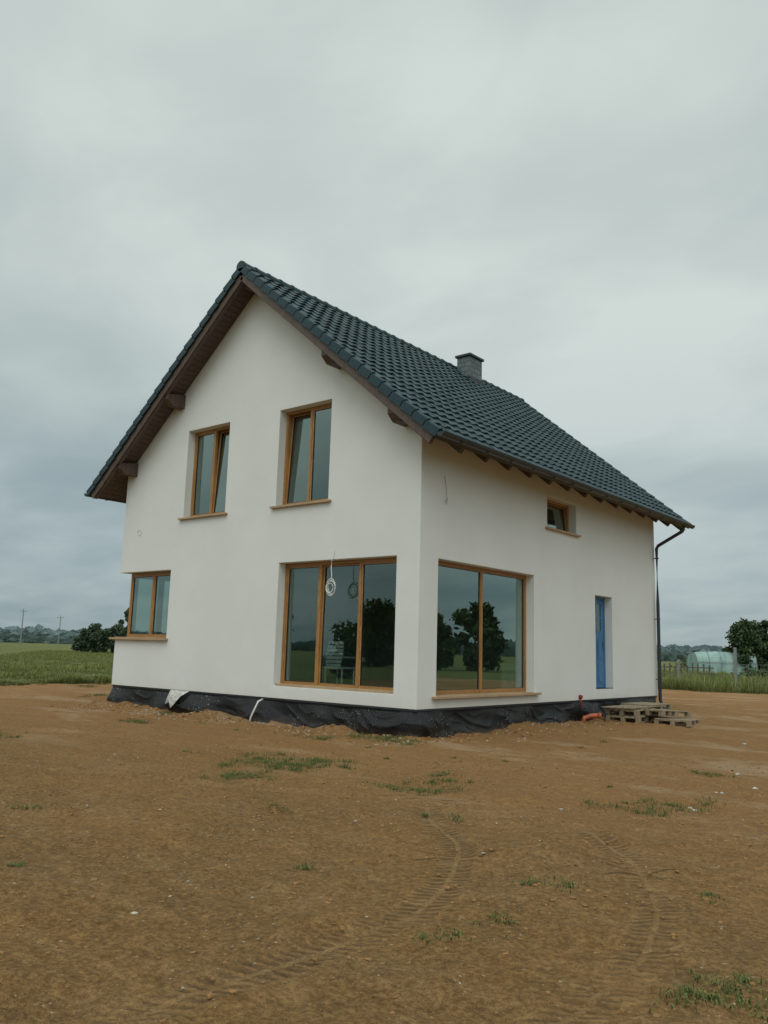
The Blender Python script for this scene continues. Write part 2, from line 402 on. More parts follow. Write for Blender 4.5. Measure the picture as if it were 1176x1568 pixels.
mb.tube([(.42,6.40,.18),(.47,6.44,.18)],.066,2,14)
mb.tube([(.03,6.30,.55),(.05,6.30,.62)],.045,3,12); mb.tube([(.04,6.3,.35),(.04,6.3,.55)],.02,3,8)
mb.obj('foundation_fittings',house,0,True)

# roof
def slope(sg,s,y,n):
    return (CX+sg*(s*math.cos(ANG)+n*math.sin(ANG)), y, RZ-s*math.sin(ANG)+n*math.cos(ANG))
SE=5.5/math.cos(ANG)
Y0,Y1=-.6,11.75
def roof_tiles():
    rows=21; cols=41; ex=SE/rows; tw=(Y1-Y0)/cols; ns=8
    V=[];F=[];C=[]
    for sg in (1,-1):
        for r_ in range(rows):
            s0=r_*ex; s1=s0+ex+.015
            for c in range(cols):
                j=random.uniform(-.005,.005); jj=random.uniform(-.004,.004)
                k=random.uniform(.7,1.3); base=(.012*k,.030*k,.036*k)
                o=len(V); y0=Y0+c*tw
                for i in range(ns+1):
                    t=i/ns; prof=.032*(.5+.5*math.cos(2*math.pi*(t-.12)))**1.6
                    y=y0+t*(tw-.005)
                    for (s,nn) in ((s0,prof-.014+jj),(s1,prof+.026+jj),(s1,prof-.014+jj)):
                        V.append(slope(sg,s+j*(s>s0),y,nn)); C.append(base)
                for i in range(ns):
                    a=o+i*3; b=a+3
                    F.append((a,a+1,b+1,b)); F.append((a+1,a+2,b+2,b+1))
    npobj('roof_tiles',V,F,TILE,C,house)
roof_tiles()
mb=MB(TILE); 
rows=21; ex=SE/rows
for sg in (1,-1):
    for r_ in range(rows):
        for ya,yb in ((Y0-.035,Y0+.0),(Y1,Y1+.035)):
            s0=r_*ex; s1=s0+ex+.02
            q=[(s0,.015),(s1,.055),(s1,-.105),(s0,-.135)]
            vs=[slope(sg,s,ya,n) for s,n in q]+[slope(sg,s,yb,n) for s,n in q]
            mb.add(vs,[(0,1,2,3),(7,6,5,4),(0,4,5,1),(1,5,6,2),(2,6,7,3),(3,7,4,0)])
        for ya in (Y0-.03,Y1-.08):
            s0=r_*ex; s1=s0+ex+.02
            mb.tube([slope(sg,s0,ya+.055,.0),slope(sg,s1,ya+.055,.03)],.045,0,10)
y=Y0-.04
while y<Y1:
    y2=min(y+.42,Y1+.03); n=12; vs=[]
    for (yy,rr) in ((y,.135),(y+.05,.138),(y+.055,.125),(y2,.112)):
        for i in range(n+1):
            a=math.pi*(-.12+1.24*i/n)
            vs.append((CX+math.cos(a)*rr,yy,RZ-.035+math.sin(a)*rr*.95))
    mb.add(vs,[(q*(n+1)+i,q*(n+1)+i+1,(q+1)*(n+1)+i+1,(q+1)*(n+1)+i) for q in range(3) for i in range(n)]+[tuple(range(n+1))])
    y+=.385
cols=np.tile(np.array([.013,.028,.034,1]),(len(mb.v),1))
mb.obj('verge_and_ridge_tiles',house,0,False,cols)
# timber
mb=MB(BRN,DARK)
def sbox(sg,s0,s1,y0,y1,n0,n1,mi=0):
    vs=[slope(sg,s,y,n) for s in (s0,s1) for y in (y0,y1) for n in (n0,n1)]
    mb.add(vs,[(0,1,3,2),(4,6,7,5),(0,4,5,1),(2,3,7,6),(0,2,6,4),(1,5,7,3)],mi)
for sg in (1,-1):
    nb=48; bw=(SE-.06)/nb
    for i in range(nb):
        sbox(sg,(.12 if i==0 else i*bw+.004),(i+1)*bw-.004,Y0+.05,Y1-.05,-.165+random.uniform(-.001,.001),-.135)
    sbox(sg,.14,SE-.08,Y0+.055,Y1-.055,-.134,-.05,1)
    for ya,yb in ((Y0+.015,Y0+.048),(Y1-.048,Y1-.015)):
        sbox(sg,.17,SE-.05,ya,yb,-.275,-.06)
    sbox(sg,.2,SE-.07,Y0+.0485,Y0+.13,-.29,-.1655)
    yy=.55
    while yy<L-.2:
        sbox(sg,SE-1.35,SE-.16,yy-.045,yy+.045,-.30,-.1655); yy+=.86
    sbox(sg,SE-.06,SE-.035,Y0+.05,Y1-.05,-.15,-.04,1)
mb.obj('rafters_and_soffit',house)
mb=MB(BRN)
for dx in (2.62,4.38):
    for sg in (1,-1):
        x=CX+sg*dx; zt=roofz(x)-.235
        zt-=SL*.08
        for (ya,yb) in ((-.52,.02),(L-.02,L+.5)):
            tip=ya if ya<0 else yb; wl=yb if ya<0 else ya
            vs=[]
            for xx in (x-.10,x+.10):
                vs+=[(xx,wl,zt+.1),(xx,wl,zt-.25),(xx,tip+(.16 if ya<0 else -.16),zt-.25),(xx,tip,zt-.12),(xx,tip,zt)]
            mb.add(vs,[(0,1,2,3,4),(9,8,7,6,5)]+[(i,(i+1)%5,(i+1)%5+5,i+5) for i in range(5)])
x=CX; mb.box((x-.09,-.45,roofz(x)-.46),(x+.09,.02,roofz(x)-.24))
mb.obj('purlin_ends',house,.006)
def gutter(sg):
    mb=MB(DARK); gx=CX+sg*(5.5+.06); gz=5.235; n=12; r=.078
    vs=[]
    for yy in (Y0-.03,Y1+.03):
        for rr in (r,r-.006):
            for i in range(n+1):
                a=math.pi+math.pi*i/n
                vs.append((gx+math.cos(a)*rr,yy,gz+math.sin(a)*rr+ .035))
    m=n+1; F=[]
    for i in range(n):
        F+=[(i,i+1,2*m+i+1,2*m+i),(m+i,m+i+1,3*m+i+1,3*m+i)]
    F+=[tuple(range(m)),tuple(range(2*m,3*m))]
    F+=[(0,m,3*m,2*m),(n,m+n,3*m+n,2*m+n)]
    mb.add(vs,F)
    mb.tube([(gx+sg*r,Y0-.03,gz+.037),(gx+sg*r,Y1+.03,gz+.037)],.012,0,8)
    for yy in np.arange(0,11.8,.86): mb.box((gx-.083,yy-.012,gz-.05),(gx+.083,yy+.012,gz-.038))
    o=L-.12
    fx=0 if sg>0 else -W
    mb.tube([(gx,o+.1,gz-.02),(gx,o+.1,gz-.14),(gx-sg*.04,o+.09,gz-.20),(fx+sg*.16,o,gz-.58),(fx+sg*.11,o,gz-.66),(fx+sg*.11,o,3.0),(fx+sg*.11,o,.42),(fx+sg*.14,o,.30),(fx+sg*.24,o-.02,.16)],.046,0,14)
    for zz in (4.3,2.6,.95): mb.tube([(fx+sg*.11,o,zz-.015),(fx+sg*.11,o,zz+.015)],.055,0,14); mb.box((min(fx,fx+sg*.08),o-.01,zz-.01),(max(fx,fx+sg*.08),o+.01,zz+.01))
    mb.obj('gutter_and_downpipe',house,0,False)
gutter(1); gutter(-1)
mb=MB(BRK,DARK)
x0,x1,y0,y1=-4.58,-4.13,7.75,8.42
mb.box((x0,y0,9.0),(x1,y1,10.22),0)
mb.box((x0-.05,y0-.05,10.22),(x1+.05,y1+.05,10.29),1)
mb.box((x0-.03,y0-.03,9.1),(x1+.03,y1+.03,9.58),1)
mb.obj('chimney',house,.008)
mb=MB(WHITE,GASK,LINEM)
OX=.27
c=[(-2.36+OX,-.02,3.42),(-2.38+OX,-.05,3.26),(-2.39+OX,-.05,3.1),(-2.37+OX,-.05,2.92),(-2.38+OX,-.055,2.86)]
mb.tube(c,.009,0,6)
for k in range(5):
    a0=random.uniform(0,6); cx=-2.36+OX+random.uniform(-.04,.04); cz=2.70+random.uniform(-.04,.04); ra=.125+random.uniform(-.045,.02)
    mb.tube([(cx+math.cos(a0+2*math.pi*i/24)*ra*.9,-.045-.008*k+.02*math.sin(i/4+k),cz+math.sin(a0+2*math.pi*i/24)*ra*1.1) for i in range(25)],.006,0,6)
mb.tube([(-8.7+.07*math.cos(a),-.004,4.22+.07*math.sin(a)) for a in np.linspace(0,6.28,20)],.004,2,6)
mb.tube([(.01,.72,4.82),(.03,.70,4.80),(.03,.76,4.60),(.03,.80,4.35),(.04,.76,4.28),(.03,.72,4.32),(.03,.78,4.38)],.004,1,6)
mb.obj('wall_cables',house)

# ------------------------------------------------------------ ground
def vnoise(X,Y,cell,seed):
    r=np.random.default_rng(seed); n=256; T=r.random((n,n))*2-1
    x=X/cell; y=Y/cell; xi=np.floor(x).astype(int); yi=np.floor(y).astype(int)
    fx=x-xi; fy=y-yi; fx=fx*fx*(3-2*fx); fy=fy*fy*(3-2*fy)
    g=lambda a,b:T[a%n,b%n]
    return (g(xi,yi)*(1-fx)+g(xi+1,yi)*fx)*(1-fy)+(g(xi,yi+1)*(1-fx)+g(xi+1,yi+1)*fx)*fy
tracks=[[(3.6,-4.6),(4.37,-5.54),(5.06,-6.14),(5.59,-7.00),(5.88,-7.75),(5.96,-8.32),(5.97,-8.96),(5.92,-9.43),(5.94,-10.2)],
 [(5.2,-4.6),(5.97,-5.33),(6.45,-5.87),(6.92,-6.71),(7.15,-7.44),(7.23,-8.09),(7.24,-8.9)],
 [(-1.5,-9.2),(1.2,-8.1),(2.99,-7.46),(3.75,-7.19),(4.9,-6.75),(6.5,-6.0),(9,-4.4)],
 [(-3,-7.4),(1,-5.8),(3.4,-4.9),(6,-3.4),(9,-1.2)],
 [(-6,-4.6),(-1,-3.2),(3,-1.9),(7,.9),(9,4)]]
tstr=[1,.9,.45,.3,.3]
def tdist(X,Y,pl):
    best=np.full(X.shape,9.); al=np.zeros(X.shape); ac=np.zeros(X.shape)
    P=[np.array(p) for p in pl]; Q=[]
    for i in range(len(P)-1):
        a=P[max(i-1,0)];b=P[i];c=P[i+1];d=P[min(i+2,len(P)-1)]
        for t in np.linspace(0,1,6,endpoint=False):
            Q.append(.5*((2*b)+(-a+c)*t+(2*a-5*b+4*c-d)*t*t+(-a+3*b-3*c+d)*t**3))
    Q.append(P[-1]); s=0
    for a,b in zip(Q[:-1],Q[1:]):
        d=b-a; ln=np.hypot(*d); d=d/ln
        px=X-a[0]; py=Y-a[1]; t=np.clip(px*d[0]+py*d[1],0,ln); qx=px-d[0]*t; qy=py-d[1]*t
        D=np.hypot(qx,qy); sg=np.sign(d[0]*qy-d[1]*qx); mk=D<best
        best=np.where(mk,D,best); al=np.where(mk,s+t,al); ac=np.where(mk,D*sg,ac); s+=ln
    return best,al,ac,s
def axis(segs,lo,hi):
    out=[]
    for a,b,st in segs: out+=list(np.arange(a,b-1e-6,st))
    out.append(segs[-1][1])
    st=segs[-1][2]; x=out[-1]
    while x<hi: st*=1.25; x+=st; out.append(x)
    st=segs[0][2]; x=segs[0][0]; left=[]
    while x>lo: st*=1.25; x-=st; left.append(x)
    return np.array(left[::-1]+out)
def height(X,Y):
    amp=np.exp(-np.maximum(0,np.hypot(X-2,Y+2)-22)/12)
    h=(vnoise(X,Y,1.9,1)*.022+vnoise(X,Y,.7,2)*.018+vnoise(X*.8+Y*.6,Y*.8-X*.6,.36,3)*.014+vnoise(X,Y,.19,4)*.012+vnoise(X*.6-Y*.8,Y*.6+X*.8,.09,5)*.009)*amp
    rid=np.clip(vnoise(X*.77+Y*.64,(Y*.77-X*.64)*1.6,.45,31)-.35,0,1)*.05*amp
    h+=rid
    dx=np.maximum(np.maximum(X,-W-X),0); dy=np.maximum(-Y,Y-L); dd=np.hypot(dx,np.maximum(dy,0))
    h+=np.exp(-(dd/.8)**2)*(.01+.12*np.clip(vnoise(X,Y,.9,6),-.2,1)+.04*vnoise(X,Y,.17,7))
    h+=.13*np.exp(-(((X-.3)/3)**2+((Y-12)/4)**2))
    return h
xs=axis([(-14,-4,.12),(-4,1,.06),(1,9.5,.034)],-1800,1800)
ys=axis([(-10.8,-3.2,.034),(-3.2,0,.05),(0,14,.16)],-1800,1800)
X,Y=np.meshgrid(xs,ys,indexing='ij'); Z=height(X,Y)
TM=np.zeros(X.shape);TA=np.zeros(X.shape);TC=np.zeros(X.shape);DB=np.full(X.shape,9.)
for pl,st in zip(tracks,tstr):
    D,A_,C_,ln=tdist(X,Y,pl)
    fade=np.clip(.80+.6*vnoise(X,Y,.9,33),.25,1)*np.clip(A_/.8,0,1)
    q=np.clip((.150-D)/.05,0,1); q=q*q*(3-2*q)
    m=q*st*fade
    Z=Z*(1-.35*m)-.012*m
    TM=np.maximum(TM,m)
    mk=(D/st)<DB; DB=np.where(mk,D/st,DB); TA=np.where(mk,A_,TA); TC=np.where(mk,C_,TC)
nx,ny=X.shape
V=np.c_[X.ravel(),Y.ravel(),Z.ravel()]
I=np.arange(nx*ny).reshape(nx,ny)
F=np.stack([I[:-1,:-1],I[1:,:-1],I[1:,1:],I[:-1,1:]],-1).reshape(-1,4)
gnd=npobj('ground',V,F,DIRT,smooth=True)
for nme,arr in (('trk',TM),('trk_along',TA),('trk_across',TC)):
    at=gnd.data.attributes.new(nme,'FLOAT','POINT'); at.data.foreach_set('value',arr.ravel().astype(np.float32))

# ------------------------------------------------------------ grass & weeds
def blades(name,cx,cy,cz,hgt,wid,colr,mat,lean=.5,reach=None):
    n=len(cx); a=rng.random(n)*2*math.pi; la=rng.random(n)*2*math.pi
    if reach is not None: a=la+math.pi/2
    le=rng.random(n)*lean*hgt if reach is None else reach
    dx=np.cos(a)*wid/2; dy=np.sin(a)*wid/2
    V=np.zeros((n,5,3))
    V[:,0]=np.c_[cx-dx*.5,cy-dy*.5,cz-.01]; V[:,1]=np.c_[cx+dx*.5,cy+dy*.5,cz-.01]
    mx=cx+np.cos(la)*le*.45; my=cy+np.sin(la)*le*.45; zm=.6 if reach is None else .95
    V[:,2]=np.c_[mx+dx,my+dy,cz+hgt*zm]; V[:,3]=np.c_[mx-dx,my-dy,cz+hgt*zm]
    V[:,4]=np.c_[cx+np.cos(la)*le,cy+np.sin(la)*le,cz+hgt*(1 if reach is None else .7)]
    b=np.arange(n)*5
    F=np.concatenate([np.c_[b,b+1,b+2],np.c_[b,b+2,b+3],np.c_[b+3,b+2,b+4]])
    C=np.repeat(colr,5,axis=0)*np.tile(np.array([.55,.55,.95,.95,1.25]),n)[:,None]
    return npobj(name,V.reshape(-1,3),F,mat,C)
def gcol(n,a=(.075,.105,.025),b=(.19,.19,.06),k=1.):
    t=(rng.random(n)**1.3)[:,None]; return (np.array(a)*(1-t)+np.array(b)*t)*k
nl=80000
u=rng.random(nl)**2.2
x=-18.9-u*110; y=rng.uniform(-6,30,nl)+(u*70)
x+=vnoise(x,y,2.3,21)*.9+vnoise(x,y,.6,22)*.4
clump=np.clip(.5+.6*vnoise(x,y,1.7,23)+.3*vnoise(x,y,.5,24),.10,1.3)
h=(.12+.20*rng.random(nl))*clump*(1+.4*np.exp(-((x+20)/1.0)**2))*(1-.55*u)
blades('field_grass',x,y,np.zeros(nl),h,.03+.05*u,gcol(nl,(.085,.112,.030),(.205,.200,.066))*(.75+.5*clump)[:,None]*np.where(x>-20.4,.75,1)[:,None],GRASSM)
nr=60000
u=rng.random(nr)**1.6
y=30.6+u*45; x=rng.uniform(-24,6,nr)-u*6
y+=vnoise(x,y,2.3,25)*.9+vnoise(x,y,.6,26)*.4
clump=np.clip(.55+.8*vnoise(x,y,1.9,27)+.3*vnoise(x,y,.5,28),.12,1.7)
h=(.20+.50*rng.random(nr)**1.5)*clump
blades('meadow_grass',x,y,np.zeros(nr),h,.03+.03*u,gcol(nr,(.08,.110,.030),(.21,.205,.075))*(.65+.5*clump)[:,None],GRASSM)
W_=[(1.07,-5.13,.22),(.77,-4.33,.3),(.66,-3.75,.32),(.95,-4.0,.25),(1.22,-3.57,.22),(1.44,-5.09,.15),(2.9,-4.5,.10),(3.30,-4.32,.2),(3.41,-3.85,.15),(3.5,-4.1,.15),(2.93,-3.29,.12),(-.38,-.72,.3),(-.2,-.45,.25),(-.90,-1.47,.2),(5.25,-.30,.15),
(5.51,-3.55,.2),(5.73,-2.88,.2),(5.4,-3.2,.10),(1.55,-7.84,.10),(-3.96,-5.32,.2),(6.12,-6.86,.07),(6.33,-6.75,.08),(6.30,-8.06,.08),(6.36,-7.62,.07),(7.68,-7.86,.13),(7.77,-7.67,.13),(7.6,-8.0,.10),(4.48,-5.29,.07),(7.10,-6.24,.06),(-6.32,-.59,.25),(-5.32,-2.02,.25),(3.43,-8.99,.05),(3.12,-6.23,.05)]
for _ in range(22): W_.append((rng.uniform(-8,9),rng.uniform(-9,4),rng.uniform(.02,.045)))
for _ in range(10): W_.append((rng.uniform(-19,-10),rng.uniform(-6,9),rng.uniform(.1,.25)))
bx=[];by=[];bh=[]
for (a,b,r_) in W_:
    if -W-.1<a<.1 and b>-.1: continue
    n=int(40+3600*r_*r_*(2 if r_>.1 else 1.2)); th_=rng.random(n)*6.28; rr=r_*np.abs(rng.normal(0,.5,n))
    sub=rng.integers(0,9,n); ox=rng.normal(0,r_*1.0,9); oy=rng.normal(0,r_*.8,9)
    bx.append(a+np.cos(th_)*rr+ox[sub]); by.append(b+np.sin(th_)*rr+oy[sub]); bh.append(rng.uniform(.006,.026,n)*(1+min(1.,r_*3)))
bx=np.concatenate(bx);by=np.concatenate(by);bh=np.concatenate(bh); nb_=len(bx)
blades('ground_weeds',bx,by,height(bx,by),bh,rng.uniform(.004,.010,nb_),gcol(nb_,(.060,.092,.024),(.17,.185,.062)),GRASSM,1.5,reach=rng.uniform(.012,.055,nb_))
def lump_cloud(name,pts,mat):
    mb=MB(mat)
    bm=bmesh.new(); bmesh.ops.create_icosphere(bm,subdivisions=1,radius=1)
    base=[v.co.copy() for v in bm.verts]; fcs=[[v.index for v in f.verts] for f in bm.faces]; bm.free()
    zz=height(np.array([p[0] for p in pts]),np.array([p[1] for p in pts]))
    for (x,y,r_),z in zip(pts,zz):
        sx,sy,sz=[random.uniform(.6,1.2) for _ in range(3)]; a=random.uniform(0,6.28); ca,sa_=math.cos(a),math.sin(a)
        vs=[]
        for co_ in base:
            k=random.uniform(.7,1.2)*r_; qx=co_.x*sx*k; qy=co_.y*sy*k
            vs.append((x+qx*ca-qy*sa_,y+qx*sa_+qy*ca,z+co_.z*sz*.6*k+r_*.1))
        mb.add(vs,fcs)
    return mb.obj(name)
st=[(5.89,-3.03,.05),(5.80,-2.93,.03),(5.78,-1.85,.04),(5.7,-1.8,.03),(5.96,-1.23,.05),(4.84,-9.01,.018),(3.94,-6.10,.03),(5.50,-6.44,.02),(5.37,.12,.04),(5.78,-8.11,.012),(4.96,-4.17,.03),(4.20,4.44,.05)]
for _ in range(800):
    t=rng.random()
    if t<.40: st.append((rng.uniform(-9.5,.3),-abs(rng.normal(0,.5))-.15,rng.uniform(.008,.03)))
    elif t<.6: st.append((.15+abs(rng.normal(0,.5)),rng.uniform(0,9),rng.uniform(.008,.03)))
    else: st.append((rng.uniform(-4,9),rng.uniform(-9.5,4),rng.uniform(.004,.013)))
lump_cloud('scattered_stones',st,STONE)
CLOD=simple('earth_clod',(.230,.120,.042),.95,15,.3,.6,.01)
cl=[(rng.uniform(-2,9),rng.uniform(-9.8,1),.004+.020*rng.random()**2) for _ in range(5200)]+[(rng.uniform(-10,.6),-abs(rng.normal(0,.6))-.1,rng.uniform(.015,.055)) for _ in range(320)]+[(.1+abs(rng.normal(0,.6)),rng.uniform(-.3,9),rng.uniform(.015,.055)) for _ in range(240)]
lump_cloud('earth_clods',cl,CLOD)

# ------------------------------------------------------------ pallets
def pallet(name,loc,rz,tilt=(0,0),Lx=1.2,Ly=.8):
    mb=MB(PALW)
    for y in (-Ly/2+.05,0,Ly/2-.05):
        for x in (-Lx/2+.07,0,Lx/2-.07): mb.box((x-.07,y-.05,.022),(x+.07,y+.05,.10))
        mb.box((-Lx/2,y-.05,0),(Lx/2,y+.05,.0215))
    for x in (-Lx/2+.07,0,Lx/2-.07): mb.box((x-.07,-Ly/2,.1005),(x+.07,Ly/2,.1215))
    for i,y in enumerate(np.linspace(-Ly/2+.06,Ly/2-.06,6)):
        e=random.uniform(-.01,.01); mb.box((-Lx/2+e,y-.05,.122),(Lx/2+e,y+.05,.144))
    o=mb.obj(name,None,.003); o.location=loc; o.rotation_euler=(tilt[0],tilt[1],rz); return o
pallet('wooden_pallet',(.62,8.75,.10),1.57)
pallet('wooden_pallet',(.60,8.80,.25),1.50)
pallet('wooden_pallet',(.72,7.55,.03),1.65)
pallet('wooden_pallet',(.70,7.60,.18),1.6,(.02,0))
pallet('wooden_pallet',(1.30,8.0,.17),1.35,(0,.05))
pallet('wooden_pallet',(1.75,7.75,.0),1.75,(0,.03))
mb=MB(PALW)
for i in range(5):
    mb.box((.35+i*.14,6.75+i*.05,.345),(.45+i*.14,8.9+i*.04,.367))
mb.obj('loose_boards')

# ------------------------------------------------------------ trees
def tree(name,x,y,h,w,n=5000,leaf=.16,dark=(.028,.045,.016),light=(.085,.115,.038),cl=16,low=.12,seed=0):
    r=np.random.default_rng(seed+5); random.seed(seed+50)
    e=empty(name,(x,y,0))
    mb=MB(BARK); tr=h*.022+.05
    top=(random.uniform(-.05,.05)*h,random.uniform(-.05,.05)*h,h*.72)
    mb.tube([(0,0,-.1),(top[0]*.3,top[1]*.3,h*.25),(top[0],top[1],h*.72)],tr,0,8,tr*.35)
    cent=[];rad=[]
    for i in range(cl):
        t=low+(1-low)*((i+.5)/cl)**.85
        env=math.sin(math.pi*min(1,max(.06,(t-low)/(1-low))*.88+.08))**.65
        a=i*2.4+random.uniform(-.5,.5); rr=w/2*env*random.uniform(.25,.82)
        c=np.array([math.cos(a)*rr,math.sin(a)*rr,h*t*.93]); cent.append(c); rad.append(w*random.uniform(.13,.24)*(.65+.5*env))
        s=max(h*.15,c[2]*.62)
        mb.tube([(top[0]*s/h,top[1]*s/h,s),tuple(c*.6+np.array([0,0,s*.4])),tuple(c)],tr*.4,0,5,tr*.1)
    mb.obj('trunk_and_limbs',e,0,True)
    cent=np.array(cent);rad=np.array(rad)
    k=r.choice(cl,n,p=rad**2/np.sum(rad**2)); d=r.normal(size=(n,3)); d/=np.linalg.norm(d,axis=1)[:,None]
    rr=rad[k]*(r.random(n)**.45)*(1+.35*r.normal(size=n)*.4)
    P=cent[k]+d*rr[:,None]*np.array([1,1,.8]); P[:,2]=np.maximum(P[:,2],.1)
    a=r.normal(size=(n,3)); a/=np.linalg.norm(a,axis=1)[:,None]; b=np.cross(a,r.normal(size=(n,3))); b/=np.linalg.norm(b,axis=1)[:,None]
    s=(leaf*(.6+.8*r.random(n)))[:,None]
    V=np.stack([P-a*s,P-b*s*.6,P+a*s,P+b*s*.6],1).reshape(-1,3); F=np.arange(4*n).reshape(-1,4)
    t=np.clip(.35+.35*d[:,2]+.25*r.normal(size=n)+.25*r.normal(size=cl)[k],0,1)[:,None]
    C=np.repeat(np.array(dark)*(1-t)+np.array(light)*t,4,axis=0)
    npobj('foliage',V,F,LEAF,C,e)
def at(dx,dy,dist): return 9.03+dx*dist,-12+dy*dist
hz_d=(.038,.058,.036); hz_l=(.085,.115,.066)  # far-tree leaf colours with distance haze mixed in
for i,(d,dist,h,w) in enumerate([((-.850,.527),140,4.6,4.4),((-.8445,.5355),150,3.7,4.4),((-.838,.545),135,4.4,4.0),((-.831,.556),140,7.6,2.8),((-.8555,.518),150,2.8,3.4)]):
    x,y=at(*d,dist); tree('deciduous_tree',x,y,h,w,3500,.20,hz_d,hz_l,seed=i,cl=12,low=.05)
for i,(d,dist,h,w) in enumerate([((-.280,.960),105,6.2,4.4),((-.262,.965),110,6.6,4.6),((-.271,.9625),120,6.0,4.0)]):
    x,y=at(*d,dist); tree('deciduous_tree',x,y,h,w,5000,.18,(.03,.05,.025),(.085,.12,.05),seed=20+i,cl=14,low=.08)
for i,(x,y,h,w) in enumerate([(31,51,6.2,4.6),(34.5,49,5.0,4.0),(42,58,4.5,5),(27,64,4.0,6),(-44,-50,6.0,8),(-52,-62,7.0,8),(-66,-50,8.0,9),(-30,-62,6.5,9),(-80,-70,10,10),(-38,-58,5.5,8)]):
    tree('deciduous_tree',x,y,h,w,3500,.26,seed=40+i,cl=14,low=.04)

def ring(name,R0,R1,n,hm,size,c0,c1,seed):
    r=np.random.default_rng(seed); a=r.random(n)*2*math.pi; R_=r.uniform(R0,R1,n)
    hh=hm*(.50+.22*(np.sin(a*7+1)+np.sin(a*17+2)*.6+np.sin(a*43)*.35+np.sin(a*131)*.2)); hh=np.clip(hh,hm*.22,None)
    z=hh*r.random(n)**.8
    P=np.c_[np.cos(a)*R_,np.sin(a)*R_,z]
    u=np.c_[-np.sin(a),np.cos(a),np.zeros(n)]+r.normal(size=(n,3))*.25; v=np.c_[np.zeros(n),np.zeros(n),np.ones(n)]+r.normal(size=(n,3))*.25
    s=(size*(.5+r.random(n)))[:,None]
    V=np.stack([P-u*s,P-v*s*.5,P+u*s,P+v*s*.5],1).reshape(-1,3)
    t=r.random(n)[:,None]; C=np.repeat(np.array(c0)*(1-t)+np.array(c1)*t,4,axis=0)
    npobj(name,V,np.arange(4*n).reshape(-1,4),LEAF,C)
ring('distant_treeline',620,700,36000,8,2.4,(.078,.112,.102),(.094,.130,.120),3)  # bluish-grey leaf colours paint aerial haze onto the trees
ring('distant_woodland',1150,1250,26000,24,6,(.145,.195,.205),(.158,.212,.222),8)  # paler blue again: thicker haze painted into the base colour
def hedge(name,x0,y0,x1,y1,n,h,seed):
    r=np.random.default_rng(seed); t=r.random(n); P=np.c_[x0+(x1-x0)*t,y0+(y1-y0)*t,np.zeros(n)]+r.normal(size=(n,3))*[.8,.8,0]
    hh=h*(.6+.25*np.sin(t*23)+.2*np.sin(t*57+1)+.15*r.random(n)); P[:,2]=hh*r.random(n)**.7
    a=r.normal(size=(n,3)); a/=np.linalg.norm(a,axis=1)[:,None]; b=np.cross(a,r.normal(size=(n,3))); b/=np.linalg.norm(b,axis=1)[:,None]
    s=(.2*(.6+.8*r.random(n)))[:,None]; V=np.stack([P-a*s,P-b*s*.6,P+a*s,P+b*s*.6],1).reshape(-1,3)
    tt=np.clip(P[:,2]/h*.7+.3*r.random(n),0,1)[:,None]; C=np.repeat(np.array((.03,.048,.022))*(1-tt)+np.array((.09,.12,.05))*tt,4,axis=0)
    npobj(name,V,np.arange(4*n).reshape(-1,4),LEAF,C)
hedge('hedge',-30,98,4,92,7000,1.9,4)
hedge('hedge',-11,60,6,55,3500,1.0,5)

# ------------------------------------------------------------ polytunnel, fence, poles
pt=empty('polytunnel_greenhouse',(-22.6,88.5,0)); pt.rotation_euler=(0,0,math.radians(37))
mb=MB(POLY,GALV)
n=14; m=11; vs=[]
tv=lambda j:(1-.04*abs(j-(m-1)/2)/((m-1)/2)) if j>1 else (.88,.96)[j]
for j in range(m):
    xx=-3.4+6.6*j/(m-1); e=tv(j)
    for i in range(n+1):
        a=math.pi*i/n; q=1-.02*(j%2)
        vs.append((xx,-math.copysign(abs(math.cos(a))**.6,math.cos(a))*2.0*q,math.sin(a)**.6*2.6*q*e))
fs=[(j*(n+1)+i,j*(n+1)+i+1,(j+1)*(n+1)+i+1,(j+1)*(n+1)+i) for j in range(m-1) for i in range(n)]+[tuple(range(n+1)),tuple((m-1)*(n+1)+i for i in range(n+1))]
mb.add(vs,fs)
for j in range(0,m,2):
    xx=-3.4+6.6*j/(m-1); e=tv(j)
    mb.tube([(xx,-math.copysign(abs(math.cos(math.pi*i/n))**.6,math.cos(math.pi*i/n))*2.03,math.sin(math.pi*i/n)**.6*2.64*e) for i in range(n+1)],.025,1,6)
mb.tube([(-3.4,-2.03,1.3),(3.2,-2.03,1.3)],.03,1,6)
mb.obj('film_and_hoops',pt)
mb=MB(GALV)
fx=[-16.5,-13.5,-10.4,-7.5,-4.55,-1.5,1.5,4.5]
for i,x in enumerate(fx):
    mb.box((x-.06,33.3-.06,-.2),(x+.06,33.3+.06,2.2 if x==-4.55 else 1.5))
for z in (.15,.45,.75,1.05,1.35): mb.tube([(x,33.24,z+(.02 if i%2 else -.02)) for i,x in enumerate(fx)],.006,0,4)
for x in np.arange(-16.5,4.5,.3): mb.tube([(x,33.24,.12),(x,33.24,1.38)],.003,0,3)
mb.obj('wire_fence')
mb=MB(BARK)
x,y=at(-.356,.9345,72)
for k in range(14): mb.tube([(x-2.4+k*.36,y+k*.28,.0),(x-2.4+k*.36+random.uniform(-.05,.05),y+k*.28,1.1+random.uniform(-.15,.2))],.06,0,6)
for z in (.4,.9): mb.tube([(x-2.6,y-.15,z),(x+2.6,y+3.8,z)],.05,0,6)
mb.obj('rustic_picket_fence')
